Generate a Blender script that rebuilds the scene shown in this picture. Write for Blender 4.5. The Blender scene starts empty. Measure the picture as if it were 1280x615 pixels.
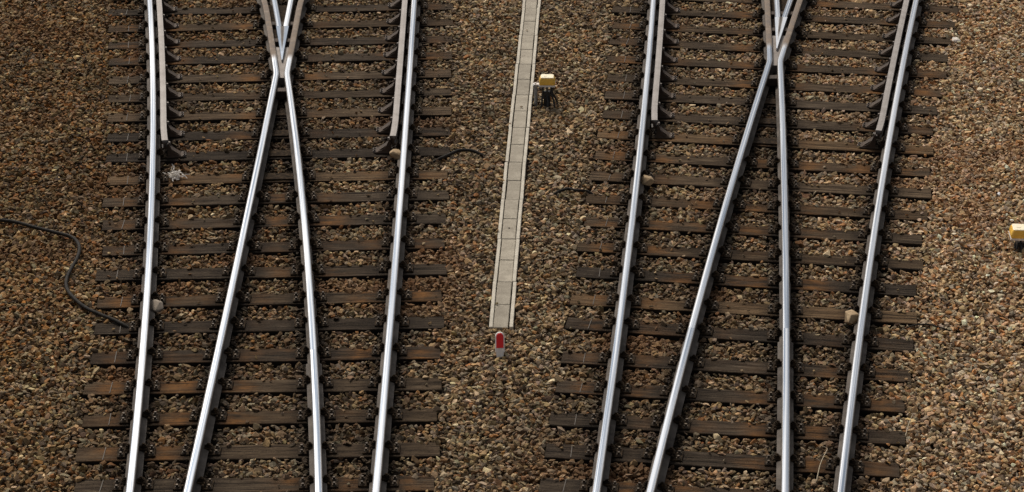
import bpy, bmesh, math, random
import numpy as np
from mathutils import Matrix, Vector, Euler

random.seed(7)
rng = np.random.default_rng(11)
R = math.radians
scene = bpy.context.scene
COL = scene.collection

# ------------------------------------------------------------------ camera, sky, sun, exposure
cam = bpy.data.cameras.new('camera')
camo = bpy.data.objects.new('camera', cam)
COL.objects.link(camo)
cam.sensor_width = 36.0
cam.lens = 93.26
cam.clip_start = 0.1
cam.clip_end = 2000
camo.matrix_world = (Matrix.Translation((0, 0, 10.563)) @ Matrix.Rotation(R(90 - 23.931), 4, 'X')
                     @ Matrix.Rotation(R(0.211), 4, 'Z'))
scene.camera = camo

SUN_EL, SUN_AZ = 47.0, -24.0          # degrees; azimuth measured from +Y towards +X
world = bpy.data.worlds.new('World')
scene.world = world
world.use_nodes = True
wn = world.node_tree
wn.nodes.clear()
sky = wn.nodes.new('ShaderNodeTexSky')
sky.sky_type = 'NISHITA'
sky.sun_disc = False
sky.sun_elevation = R(SUN_EL)
sky.sun_rotation = R(SUN_AZ)
sky.air_density = 1.0
sky.dust_density = 6.0
sky.ozone_density = 1.0
hsv = wn.nodes.new('ShaderNodeHueSaturation')
hsv.inputs['Saturation'].default_value = 0.30
bg = wn.nodes.new('ShaderNodeBackground')
bg.inputs['Strength'].default_value = 0.058
wo = wn.nodes.new('ShaderNodeOutputWorld')
wn.links.new(sky.outputs[0], hsv.inputs['Color'])
wn.links.new(hsv.outputs[0], bg.inputs['Color'])
wn.links.new(bg.outputs[0], wo.inputs['Surface'])

sun = bpy.data.lights.new('sun', 'SUN')
sun.energy = 1.5
sun.angle = R(11)
sun.color = (1.0, 0.90, 0.77)
suno = bpy.data.objects.new('sun', sun)
COL.objects.link(suno)
sd = Vector((math.sin(R(SUN_AZ)) * math.cos(R(SUN_EL)), math.cos(R(SUN_AZ)) * math.cos(R(SUN_EL)), math.sin(R(SUN_EL))))
suno.rotation_euler = sd.to_track_quat('Z', 'Y').to_euler()
suno.location = sd * 60

scene.view_settings.view_transform = 'Standard'
scene.view_settings.look = 'None'
scene.view_settings.gamma = 1.0
scene.view_settings.use_curve_mapping = False
scene.view_settings.exposure = 0.64


# ------------------------------------------------------------------ helpers
def tag(o, label=None, cat=None, group=None, kind=None):
    if label: o['label'] = label
    if cat: o['category'] = cat
    if group: o['group'] = group
    if kind: o['kind'] = kind
    return o


def link(name, data, parent=None):
    o = bpy.data.objects.new(name, data)
    COL.objects.link(o)
    if parent is not None:
        o.parent = parent
    return o


class MB:
    """collects verts / faces / material slots, then becomes one mesh"""
    def __init__(self):
        self.v, self.f, self.m = [], [], []

    def add(self, vs, fs, m=0):
        b = len(self.v)
        self.v += [tuple(p) for p in vs]
        for f in fs:
            self.f.append(tuple(i + b for i in f))
            self.m.append(m)

    def prism(self, poly, z0, z1, m=0, mat=None):
        n = len(poly)
        vs = [(x, y, z0) for x, y in poly] + [(x, y, z1) for x, y in poly]
        fs = [tuple(range(n - 1, -1, -1)), tuple(range(n, 2 * n))]
        fs += [(i, (i + 1) % n, n + (i + 1) % n, n + i) for i in range(n)]
        if mat is not None:
            vs = [mat @ Vector(p) for p in vs]
        self.add(vs, fs, m)

    def box(self, cx, cy, cz, sx, sy, sz, m=0, ch=0.0, mat=None, top=1.0):
        """box with chamfered upper edge; top scales the upper rectangle"""
        hx, hy, hz = sx / 2, sy / 2, sz / 2
        def ring(a, b, z): return [(cx - a, cy - b, z), (cx + a, cy - b, z), (cx + a, cy + b, z), (cx - a, cy + b, z)]
        rs = [ring(hx, hy, cz - hz)]
        if ch > 0:
            rs.append(ring(hx * top, hy * top, cz + hz - ch))
            rs.append(ring(hx * top - ch, hy * top - ch, cz + hz))
        else:
            rs.append(ring(hx * top, hy * top, cz + hz))
        vs = [p for r in rs for p in r]
        fs = [(3, 2, 1, 0)]
        for k in range(len(rs) - 1):
            o = k * 4
            fs += [(o + i, o + (i + 1) % 4, o + 4 + (i + 1) % 4, o + 4 + i) for i in range(4)]
        o = (len(rs) - 1) * 4
        fs.append((o, o + 1, o + 2, o + 3))
        if mat is not None:
            vs = [mat @ Vector(p) for p in vs]
        self.add(vs, fs, m)

    def cyl(self, cx, cy, z0, z1, r, n=8, m=0, r1=None, rot=0.0):
        r1 = r if r1 is None else r1
        a = [rot + 2 * math.pi * i / n for i in range(n)]
        vs = [(cx + r * math.cos(t), cy + r * math.sin(t), z0) for t in a] + [(cx + r1 * math.cos(t), cy + r1 * math.sin(t), z1) for t in a]
        fs = [tuple(range(n - 1, -1, -1)), tuple(range(n, 2 * n))]
        fs += [(i, (i + 1) % n, n + (i + 1) % n, n + i) for i in range(n)]
        self.add(vs, fs, m)

    def tube(self, pts, r, n=8, m=0, r1=None):
        pts = [Vector(p) for p in pts]
        rings = []
        for i, p in enumerate(pts):
            t = (pts[min(i + 1, len(pts) - 1)] - pts[max(i - 1, 0)]).normalized()
            up = Vector((0, 0, 1)) if abs(t.z) < 0.9 else Vector((1, 0, 0))
            a = t.cross(up).normalized(); b = t.cross(a)
            rr = r if r1 is None else r + (r1 - r) * i / (len(pts) - 1)
            rings.append([p + a * rr * math.cos(2 * math.pi * k / n) + b * rr * math.sin(2 * math.pi * k / n) for k in range(n)])
        vs = [q for rg in rings for q in rg]
        fs = [tuple(range(n))]
        for i in range(len(pts) - 1):
            o = i * n
            fs += [(o + k, o + n + k, o + n + (k + 1) % n, o + (k + 1) % n) for k in range(n)]
        o = (len(pts) - 1) * n
        fs.append(tuple(o + k for k in range(n - 1, -1, -1)))
        self.add(vs, fs, m)

    def mesh(self, name, mats, smooth=False):
        me = bpy.data.meshes.new(name)
        me.from_pydata(self.v, [], self.f)
        for mt in mats:
            me.materials.append(mt)
        me.polygons.foreach_set('material_index', self.m)
        me.polygons.foreach_set('use_smooth', [smooth] * len(self.f))
        bm = bmesh.new(); bm.from_mesh(me)
        bmesh.ops.recalc_face_normals(bm, faces=bm.faces)
        bm.to_mesh(me); bm.free()
        me.update()
        return me

    def build(self, name, mats, parent=None, smooth=False):
        return link(name, self.mesh(name, mats if isinstance(mats, (list, tuple)) else [mats], smooth), parent)


def catmull(pts, n=8):
    P = [Vector(p) for p in pts]
    P = [P[0] * 2 - P[1]] + P + [P[-1] * 2 - P[-2]]
    out = []
    for i in range(1, len(P) - 2):
        for k in range(n):
            t = k / n
            a, b, c, d = P[i - 1], P[i], P[i + 1], P[i + 2]
            out.append(0.5 * ((2 * b) + (c - a) * t + (2 * a - 5 * b + 4 * c - d) * t * t + (3 * b - a - 3 * c + d) * t ** 3))
    out.append(P[-2])
    return out


# ------------------------------------------------------------------ materials
class Mat:
    def __init__(self, name):
        self.m = bpy.data.materials.new(name)
        self.m.use_nodes = True
        self.t = self.m.node_tree
        self.b = self.t.nodes['Principled BSDF']

    def n(self, typ, **kw):
        nd = self.t.nodes.new(typ)
        for k, v in kw.items():
            setattr(nd, k, v)
        return nd

    def l(self, a, b): self.t.links.new(a, b)

    def coord(self, scale=(1, 1, 1), kind='Object', rnd=0.0):
        tc = self.n('ShaderNodeTexCoord'); mp = self.n('ShaderNodeMapping')
        mp.inputs['Scale'].default_value = scale
        self.l(tc.outputs[kind], mp.inputs['Vector'])
        if rnd:
            oi = self.n('ShaderNodeObjectInfo'); mul = self.n('ShaderNodeMath', operation='MULTIPLY')
            mul.inputs[1].default_value = rnd
            self.l(oi.outputs['Random'], mul.inputs[0])
            cb = self.n('ShaderNodeCombineXYZ')
            for i in range(3): self.l(mul.outputs[0], cb.inputs[i])
            self.l(cb.outputs[0], mp.inputs['Location'])
        return mp.outputs[0]

    def noise(self, vec, scale=5, detail=4, rough=0.6):
        nz = self.n('ShaderNodeTexNoise')
        nz.inputs['Scale'].default_value = scale
        nz.inputs['Detail'].default_value = detail
        nz.inputs['Roughness'].default_value = rough
        if vec is not None: self.l(vec, nz.inputs['Vector'])
        return nz.outputs[0]

    def ramp(self, fac, stops):
        rp = self.n('ShaderNodeValToRGB')
        e = rp.color_ramp.elements
        while len(e) < len(stops): e.new(0.5)
        for el, (p, c) in zip(e, stops):
            el.position = p
            el.color = (c, c, c, 1) if isinstance(c, (int, float)) else (*c, 1)
        self.l(fac, rp.inputs[0])
        return rp.outputs[0]

    def mix(self, fac, a, b, blend='MIX'):
        mx = self.n('ShaderNodeMix', data_type='RGBA', blend_type=blend)
        for s, v in ((0, fac), (6, a), (7, b)):
            if isinstance(v, (int, float)): mx.inputs[s].default_value = v if s == 0 else (v, v, v, 1)
            elif isinstance(v, tuple): mx.inputs[s].default_value = (*v, 1)
            else: self.l(v, mx.inputs[s])
        return mx.outputs[2]

    def math(self, op, a, b=0.0):
        md = self.n('ShaderNodeMath', operation=op)
        for i, v in enumerate((a, b)):
            if isinstance(v, (int, float)): md.inputs[i].default_value = v
            else: self.l(v, md.inputs[i])
        return md.outputs[0]

    def attr(self, name, typ='GEOMETRY', out='Fac'):
        a = self.n('ShaderNodeAttribute', attribute_name=name, attribute_type=typ)
        return a.outputs[out]

    def bump(self, h, strength=0.4, dist=0.01):
        bp = self.n('ShaderNodeBump')
        bp.inputs['Strength'].default_value = strength
        bp.inputs['Distance'].default_value = dist
        self.l(h, bp.inputs['Height'])
        self.l(bp.outputs[0], self.b.inputs['Normal'])

    def set(self, col=None, rough=None, metal=None, spec=None):
        for key, v in (('Base Color', col), ('Roughness', rough), ('Metallic', metal), ('Specular IOR Level', spec)):
            if v is None: continue
            if isinstance(v, (int, float)): self.b.inputs[key].default_value = v
            elif isinstance(v, tuple): self.b.inputs[key].default_value = (*v, 1)
            else: self.l(v, self.b.inputs[key])
        return self


M = {}

# ballast stone: colour comes with each stone (a property of that stone), grain on top
k = Mat('ballast_stone')
v = k.coord((1, 1, 1), 'Object', 40)
base = k.attr('stone_col', 'INSTANCER', 'Color')
g = k.ramp(k.noise(v, 1.6, 4, 0.65), [(0.25, 0.62), (0.5, 1.0), (0.8, 1.35)])
k.set(k.mix(1.0, base, g, 'MULTIPLY'), 0.92, 0.0, 0.25)
k.bump(k.noise(v, 5, 4, 0.7), 0.25, 0.06)
M['stone'] = k.m

# soil / fines under the stones and far ballast
k = Mat('ground_fines')
v = k.coord((1, 1, 1), 'Object')
vo = k.n('ShaderNodeTexVoronoi'); vo.inputs['Scale'].default_value = 22; k.l(v, vo.inputs['Vector'])
c = k.ramp(k.noise(v, 9, 5, 0.7), [(0.3, (0.035, 0.025, 0.018)), (0.7, (0.11, 0.082, 0.055))])
k.set(k.mix(0.35, c, k.ramp(vo.outputs['Color'], [(0.0, (0.03, 0.022, 0.016)), (1.0, (0.22, 0.17, 0.12))])), 0.95, 0.0, 0.2)
k.bump(vo.outputs['Distance'], 0.8, 0.03)
M['ground'] = k.m

# timber sleeper
k = Mat('sleeper_timber')
v = k.coord((1.2, 14, 14), 'Object', 30)
v2 = k.coord((1.0, 3.0, 3.0), 'Object', 17)
v3 = k.coord((0.7, 60, 30), 'Object', 23)
oi = k.n('ShaderNodeObjectInfo')
grain = k.noise(v, 2.2, 6, 0.7)
c = k.ramp(grain, [(0.26, (0.012, 0.009, 0.007)), (0.44, (0.048, 0.036, 0.026)), (0.58, (0.092, 0.071, 0.051)), (0.76, (0.190, 0.154, 0.112))])
tone = k.ramp(oi.outputs['Random'], [(0.0, (0.38, 0.38, 0.40)), (0.3, (0.80, 0.77, 0.73)), (0.55, (0.70, 0.62, 0.52)), (0.8, (1.0, 0.93, 0.84)), (1.0, (1.45, 1.22, 0.92))])
c = k.mix(1.0, c, tone, 'MULTIPLY')
rustm = k.math('MULTIPLY', k.attr('rust'), k.ramp(k.noise(v2, 2.6, 5, 0.65), [(0.38, 0.0), (0.62, 1.0)]))
c = k.mix(rustm, c, k.mix(k.noise(v, 5, 3), (0.085, 0.036, 0.012), (0.24, 0.115, 0.040)))
grm = k.math('MULTIPLY', k.attr('grease'), k.ramp(k.noise(v2, 5, 4), [(0.25, 0.5), (0.6, 1.0)]))
c = k.mix(grm, c, (0.008, 0.0065, 0.0055))
crack = k.ramp(k.noise(v3, 1.0, 3, 0.6), [(0.37, 1.0), (0.41, 0.0)])
c = k.mix(k.math('MULTIPLY', crack, 0.8), c, (0.006, 0.005, 0.004))
grit = k.ramp(k.noise(k.coord((1, 1, 1), 'Object', 11), 85, 3, 0.75), [(0.60, 0.0), (0.72, 1.0)])
c = k.mix(k.math('MULTIPLY', grit, 0.7), c, (0.150, 0.112, 0.070))
pit = k.ramp(k.noise(k.coord((0.6, 1, 1), 'Object', 19), 60, 3, 0.7), [(0.30, 1.0), (0.42, 0.0)])
c = k.mix(k.math('MULTIPLY', pit, 0.75), c, (0.007, 0.005, 0.0035))
k.set(c, 0.97, 0.0, 0.08)
hh = k.math('SUBTRACT', grain, k.math('MULTIPLY', crack, 0.8))
k.bump(hh, 0.6, 0.008)
M['timber'] = k.m
k = Mat('shaded_creosote_side')  # near-black sleeper sides: shade of the front faces painted in, over creosote
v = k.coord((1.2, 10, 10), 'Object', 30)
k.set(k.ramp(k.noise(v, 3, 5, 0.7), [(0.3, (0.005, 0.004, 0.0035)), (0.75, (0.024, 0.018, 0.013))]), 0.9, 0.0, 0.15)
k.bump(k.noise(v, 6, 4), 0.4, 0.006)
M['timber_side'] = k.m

# rail: dusty rusty steel with a polished running band where the wheels run
k = Mat('rail_steel')
v = k.coord((6, 0.6, 6), 'Object')
v2 = k.coord((1, 1, 1), 'Object')
wear = k.attr('wear')
dust = k.mix(k.ramp(k.noise(v2, 3.2, 5, 0.65), [(0.35, 0.0), (0.68, 1.0)]), (0.040, 0.031, 0.024), (0.130, 0.110, 0.092))
dust = k.mix(k.math('MULTIPLY', k.attr('grease'), 0.4), dust, (0.010, 0.008, 0.007))
cbn = k.n('ShaderNodeCombineXYZ')
k.l(k.math('MULTIPLY', k.attr('across'), 60.0), cbn.inputs[0])
sx = k.n('ShaderNodeSeparateXYZ'); k.l(v2, sx.inputs[0])
k.l(k.math('MULTIPLY', sx.outputs[1], 0.22), cbn.inputs[1])
oi = k.n('ShaderNodeObjectInfo'); k.l(k.math('MULTIPLY', oi.outputs['Random'], 50.0), cbn.inputs[2])
streak = k.noise(cbn.outputs[0], 1.0, 3, 0.6)
ox = k.ramp(k.noise(v2, 7, 4, 0.7), [(0.35, (0.15, 0.125, 0.108)), (0.55, (0.20, 0.150, 0.110)), (0.7, (0.27, 0.235, 0.205))])
dust = k.mix(k.attr('oxide'), dust, ox)
steel = k.mix(k.ramp(streak, [(0.38, 0.0), (0.58, 1.0)]), (0.20, 0.245, 0.31), (0.58, 0.605, 0.64))
k.set(k.mix(wear, dust, steel), k.mix(wear, 0.85, k.ramp(streak, [(0.3, 0.22), (0.7, 0.34)])), wear, 0.4)
hb = k.math('MULTIPLY', k.noise(v2, 40, 4), k.math('SUBTRACT', 1.0, wear))
k.bump(hb, 0.3, 0.003)
M['rail'] = k.m

# unworn rail steel: check rails, brackets
k = Mat('dull_steel')
v = k.coord((1, 1, 1), 'Object')
c = k.ramp(k.noise(v, 4, 5, 0.7), [(0.3, (0.13, 0.105, 0.088)), (0.55, (0.205, 0.178, 0.158)), (0.8, (0.27, 0.245, 0.225))])
k.set(c, 0.62, 0.25, 0.5)
k.bump(k.noise(v, 60, 3), 0.2, 0.002)
M['dull'] = k.m

k = Mat('check_rail_side')
v = k.coord((1, 1, 1), 'Object')
k.set(k.ramp(k.noise(v, 9, 5, 0.7), [(0.3, (0.016, 0.011, 0.008)), (0.7, (0.075, 0.048, 0.031))]), 0.8, 0.0, 0.4)
k.bump(k.noise(v, 50, 3), 0.3, 0.003)
M['brown_steel'] = k.m

k = Mat('greasy_iron')
v = k.coord((1, 1, 1), 'Object', 12)
k.set(k.ramp(k.noise(v, 24, 4, 0.7), [(0.34, (0.010, 0.0075, 0.0055)), (0.56, (0.036, 0.025, 0.016)), (0.76, (0.105, 0.068, 0.038))]), 0.9, 0.0, 0.06)
k.bump(k.noise(v, 70, 4), 0.5, 0.006)
M['grease'] = k.m

k = Mat('screw_iron')
v = k.coord((1, 1, 1), 'Object', 12)
k.set(k.ramp(k.noise(v, 30, 3), [(0.40, (0.035, 0.024, 0.015)), (0.62, (0.12, 0.085, 0.052)), (0.8, (0.30, 0.23, 0.155))]), 0.55, 0.3, 0.5)
M['screw'] = k.m

# concrete of the cable trough
k = Mat('trough_concrete')
v = k.coord((1, 1, 1), 'Object')
oi = k.n('ShaderNodeObjectInfo')
c = k.ramp(k.noise(v, 3.5, 6, 0.7), [(0.3, (0.28, 0.248, 0.195)), (0.7, (0.43, 0.388, 0.31))])
c = k.mix(1.0, c, k.ramp(oi.outputs['Random'], [(0.0, 0.86), (1.0, 1.12)]), 'MULTIPLY')
c = k.mix(k.ramp(k.noise(k.coord((1, 1, 1), 'Object', 9), 9, 5, 0.7), [(0.45, 0.0), (0.75, 0.55)]), c, (0.17, 0.145, 0.112))
c = k.mix(k.ramp(k.noise(v, 90, 3, 0.8), [(0.3, 0.6), (0.55, 0.0)]), c, (0.12, 0.10, 0.078))
k.set(c, 0.9, 0.0, 0.3)
k.bump(k.noise(v, 140, 4, 0.7), 0.35, 0.003)
M['concrete'] = k.m
k = Mat('wall_concrete')
v = k.coord((1, 1, 1), 'Object')
c = k.ramp(k.noise(v, 6, 6, 0.7), [(0.3, (0.40, 0.365, 0.30)), (0.7, (0.60, 0.555, 0.465))])
c = k.mix(k.ramp(k.noise(v, 60, 3, 0.8), [(0.3, 0.4), (0.5, 0.0)]), c, (0.16, 0.13, 0.10))
k.set(c, 0.9, 0.0, 0.3)
k.bump(k.noise(v, 140, 4, 0.7), 0.3, 0.003)
M['wall_concrete'] = k.m


def plain(name, c0, c1, rough, scale=14, metal=0.0, bump=0.15, spec=0.4):
    k = Mat(name)
    v = k.coord((1, 1, 1), 'Object')
    k.set(k.mix(k.ramp(k.noise(v, scale, 5, 0.7), [(0.32, 0.0), (0.68, 1.0)]), c0, c1), rough, metal, spec)
    k.bump(k.noise(v, scale * 4, 3), bump, 0.003)
    M[name] = k.m


plain('yellow_plastic', (0.80, 0.44, 0.05), (0.90, 0.56, 0.10), 0.42)
plain('toplit_plastic', (0.84, 0.74, 0.50), (0.90, 0.83, 0.63), 0.45)  # lid top of the yellow boxes, bright light from above painted into its colour
plain('white_plastic', (0.60, 0.56, 0.53), (0.76, 0.73, 0.70), 0.5)
plain('grey_zinc', (0.20, 0.21, 0.22), (0.34, 0.35, 0.36), 0.5, metal=0.6)
plain('black_rubber', (0.012, 0.012, 0.012), (0.035, 0.033, 0.030), 0.5)
plain('cable_sheath', (0.008, 0.007, 0.006), (0.030, 0.025, 0.020), 0.75, spec=0.15)
plain('red_paint', (0.78, 0.010, 0.010), (0.86, 0.02, 0.016), 0.35, bump=0.05)
plain('white_paint', (0.78, 0.73, 0.67), (0.90, 0.87, 0.82), 0.45)
plain('sandstone', (0.26, 0.175, 0.095), (0.46, 0.34, 0.205), 0.9, scale=18, bump=0.5)
plain('greystone', (0.20, 0.165, 0.13), (0.34, 0.285, 0.225), 0.9, scale=18, bump=0.5)
plain('palestone', (0.60, 0.54, 0.47), (0.78, 0.72, 0.65), 0.85, scale=18, bump=0.4)
plain('litter_white', (0.62, 0.58, 0.52), (0.84, 0.80, 0.74), 0.8)
plain('dry_stem', (0.40, 0.33, 0.22), (0.56, 0.48, 0.35), 0.8)
plain('strap_metal', (0.025, 0.020, 0.016), (0.14, 0.115, 0.09), 0.7, scale=60)
plain('dark_earth', (0.02, 0.016, 0.012), (0.05, 0.04, 0.03), 0.95)

# ------------------------------------------------------------------ track geometry (metres, sleeper top is z = 0)
GAUGE = 1.505            # between rail head centres
T = 0.172                # rail top
Y0, Y1 = 14.5, 36.5

SLEEPERS_W = [(-4.952, 30.814, -0.731, 31.104), (-4.863, 30.193, -0.723, 30.503), (-4.78, 29.622, -0.714, 29.894), (-4.696, 29.043, -0.711, 29.305), (-4.608, 28.43, -0.707, 28.709), (-4.533, 27.839, -0.693, 28.108), (-4.458, 27.244, -0.68, 27.504), (-4.386, 26.671, -0.671, 26.898), (-4.311, 26.073, -0.662, 26.314), (-4.215, 25.454, -0.68, 25.663), (-4.171, 24.859, -0.642, 25.102), (-4.09, 24.287, -0.661, 24.5), (-4.008, 23.66, -0.662, 23.884), (-3.986, 23.077, -0.631, 23.255), (-3.883, 22.466, -0.654, 22.654), (-3.83, 21.915, -0.617, 22.078), (-3.772, 21.304, -0.638, 21.444), (-3.74, 20.706, -0.607, 20.824), (-3.664, 20.105, -0.633, 20.232), (-3.628, 19.504, -0.59, 19.625), (-3.562, 18.944, -0.621, 19.033)]
SLEEPERS_E = [(1.219, 31.004, 5.356, 30.453), (1.199, 30.407, 5.221, 29.873), (1.153, 29.857, 5.095, 29.285), (1.095, 29.214, 4.992, 28.716), (1.075, 28.595, 4.849, 28.115), (1.031, 28.024, 4.723, 27.559), (0.995, 27.422, 4.591, 26.95), (0.916, 26.819, 4.507, 26.365), (0.874, 26.215, 4.386, 25.756), (0.808, 25.633, 4.319, 25.17), (0.752, 25.031, 4.198, 24.607), (0.721, 24.432, 4.057, 24.005), (0.636, 23.818, 3.979, 23.39), (0.616, 23.211, 3.835, 22.8), (0.551, 22.593, 3.753, 22.201), (0.504, 22.07, 3.642, 21.61), (0.442, 21.371, 3.539, 21.014), (0.391, 20.785, 3.404, 20.428), (0.321, 20.18, 3.339, 19.841), (0.287, 19.604, 3.211, 19.279), (0.223, 19.013, 3.13, 18.70)]


def extend(S, na, nb):
    a = np.array(S)
    d0 = (a[0] - a[4]) / 4; d1 = (a[-1] - a[-5]) / 4
    d1[0] *= 0.4; d1[2] *= 0.4
    return [tuple(a[0] + d0 * i) for i in range(na, 0, -1)] + [tuple(r) for r in a] + [tuple(a[-1] + d1 * i) for i in range(1, nb + 1)]


SLEEPERS_W = extend(SLEEPERS_W, 5, 4)
SLEEPERS_E = extend(SLEEPERS_E, 5, 4)


class Line:
    def __init__(self, f): self.f = f
    def x(self, y): return self.f(y)
    def slope(self, y): return (self.f(y + .01) - self.f(y - .01)) / .02
    def off(self, d):      # parallel line d metres to the right
        def g(y):
            s = self.slope(y)
            return self.f(y) + d * math.sqrt(1 + s * s)
        return Line(g)


def poly(pts):
    p = np.array(pts)
    c = np.polyfit(p[:, 1], p[:, 0], 2)
    return Line(lambda y: float(np.polyval(c, y)))


OUT = {
    'W': (poly([(-3.0441, 18.548), (-3.3158, 21.5617), (-3.7268, 25.4765), (-4.4285, 30.7669)]),
          poly([(-1.0787, 18.5627), (-1.1055, 21.5804), (-1.132, 25.5018), (-1.2049, 30.8038)])),
    'E': (poly([(0.6783, 18.5758), (0.9672, 21.598), (1.3093, 25.5256), (1.7155, 30.8373)]),
          poly([(2.6402, 18.5906), (3.1475, 21.6165), (3.8794, 25.5507), (4.9284, 30.8741)])),
}

# rail section, half profile from foot to crown (half width, height, wear)
RAIL = [(0.068, 0.0, 0), (0.070, 0.011, 0), (0.030, 0.026, 0), (0.010, 0.042, 0), (0.0085, 0.075, 0), (0.011, 0.108, 0),
        (0.033, 0.121, 0), (0.0358, 0.126, 0), (0.0360, 0.143, 0.0), (0.0335, 0.1505, 0.02), (0.0295, 0.1530, 0.12), (0.0255, 0.1546, 0.45), (0.0205, 0.1558, 1), (0.010, 0.1567, 1), (0.0, 0.157, 1)]


def sweep_rail(name, line, y0, y1, parent, prof=RAIL, zbase=T - 0.157, wearf=lambda y: 1.0, step=0.1, foot=None, mat='rail', sl=None):
    P = [(min(h, foot) if foot and z < 0.04 else h, z, w) for h, z, w in prof]
    P = P + [(-h, z, w) for h, z, w in reversed(P[:-1])]
    n = len(P)
    ys = np.linspace(y0, y1, max(2, int((y1 - y0) / step) + 1))
    vs, wear, grease, across, oxide = [], [], [], [], []
    for y in ys:
        s = line.slope(y); L = math.sqrt(1 + s * s)
        nx, ny = 1 / L, -s / L
        x = line.x(y); wf = wearf(y)
        g = 0.0
        if sl is not None:
            dmin = min(abs(y - q) for q in sl)
            g = max(0.0, 1.0 - dmin / 0.13)
        for h, z, w in P:
            vs.append((x + nx * h, y + ny * h, zbase + z))
            wear.append(w * wf); across.append(h); oxide.append(min(1.0, (w + (0.9 if z > 0.15 else 0)) * (1 - wf)))
            grease.append(g if z < 0.1 else 0.0)
    fs = []
    for i in range(len(ys) - 1):
        for j in range(n):
            a, b = i * n + j, i * n + (j + 1) % n
            fs.append((a, b, b + n, a + n))
    o = (len(ys) - 1) * n; nv = len(vs)
    for src, rv in ((0, True), (o, False)):             # end caps on their own vertices keep the running edge crisp
        b0 = len(vs)
        for j in range(n):
            vs.append(vs[src + j]); wear.append(wear[src + j]); grease.append(grease[src + j]); across.append(across[src + j]); oxide.append(0.0)
        fs.append(tuple(range(b0 + n - 1, b0 - 1, -1)) if rv else tuple(range(b0, b0 + n)))
    me = bpy.data.meshes.new(name)
    me.from_pydata(vs, [], fs)
    me.materials.append(M[mat])
    for nm, arr in (('wear', wear), ('grease', grease), ('across', across), ('oxide', oxide)):
        at = me.attributes.new(nm, 'FLOAT', 'POINT'); at.data.foreach_set('value', arr)
    sm = []
    for i in range(len(ys) - 1):
        for j in range(n): sm.append(P[j][1] > 0.142 and P[(j + 1) % n][1] > 0.142)
    sm += [False, False]
    me.polygons.foreach_set('use_smooth', sm)
    bm = bmesh.new(); bm.from_mesh(me); bmesh.ops.recalc_face_normals(bm, faces=bm.faces); bm.to_mesh(me); bm.free()
    return link(name, me, parent)


# fastening shared by all plain rail seats (x across the rail, y along it)
def fastening_mesh(name, half, sides=(-1, 1), seats=(0.0,)):
    """half: half plate width; screws and clips on the listed sides of the outermost rails"""
    b = MB()
    b.box(0, 0, 0.007, 2 * half, 0.165, 0.014, 0, 0.003)
    for s in sides:
        seat = min(seats) if s < 0 else max(seats)
        b.box(seat + s * 0.088, 0, 0.030, 0.022, 0.15, 0.034, 0, 0.005)           # rib
        b.box(seat + s * 0.066, 0, 0.046, 0.075, 0.085, 0.030, 0, 0.008)          # clip
        b.cyl(seat + s * 0.070, 0, 0.058, 0.072, 0.030, 8, 0)                     # spring washer
        b.cyl(seat + s * 0.070, 0, 0.070, 0.088, 0.022, 6, 0, rot=0.3)            # nut
        b.cyl(seat + s * 0.070, 0, 0.086, 0.099, 0.011, 6, 0)                     # bolt end
        for y in (-0.05, 0.05):
            b.cyl(seat + s * 0.138, y, 0.013, 0.026, 0.026, 8, 1, r1=0.018)       # coach screw
            b.box(seat + s * 0.138, y, 0.036, 0.023, 0.023, 0.022, 1, 0.003)
    return b.mesh(name, [M['grease'], M['screw']])


FAST = fastening_mesh('baseplate', 0.172)
FAST_HALF = {+1: fastening_mesh('baseplate_outer_right', 0.172, (1,)), -1: fastening_mesh('baseplate_outer_left', 0.172, (-1,))}

sleeper_rects = []         # for laying ballast: centre, direction, half length
rail_lines = []            # (line, y0, y1) for staining ballast beside the rails


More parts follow.
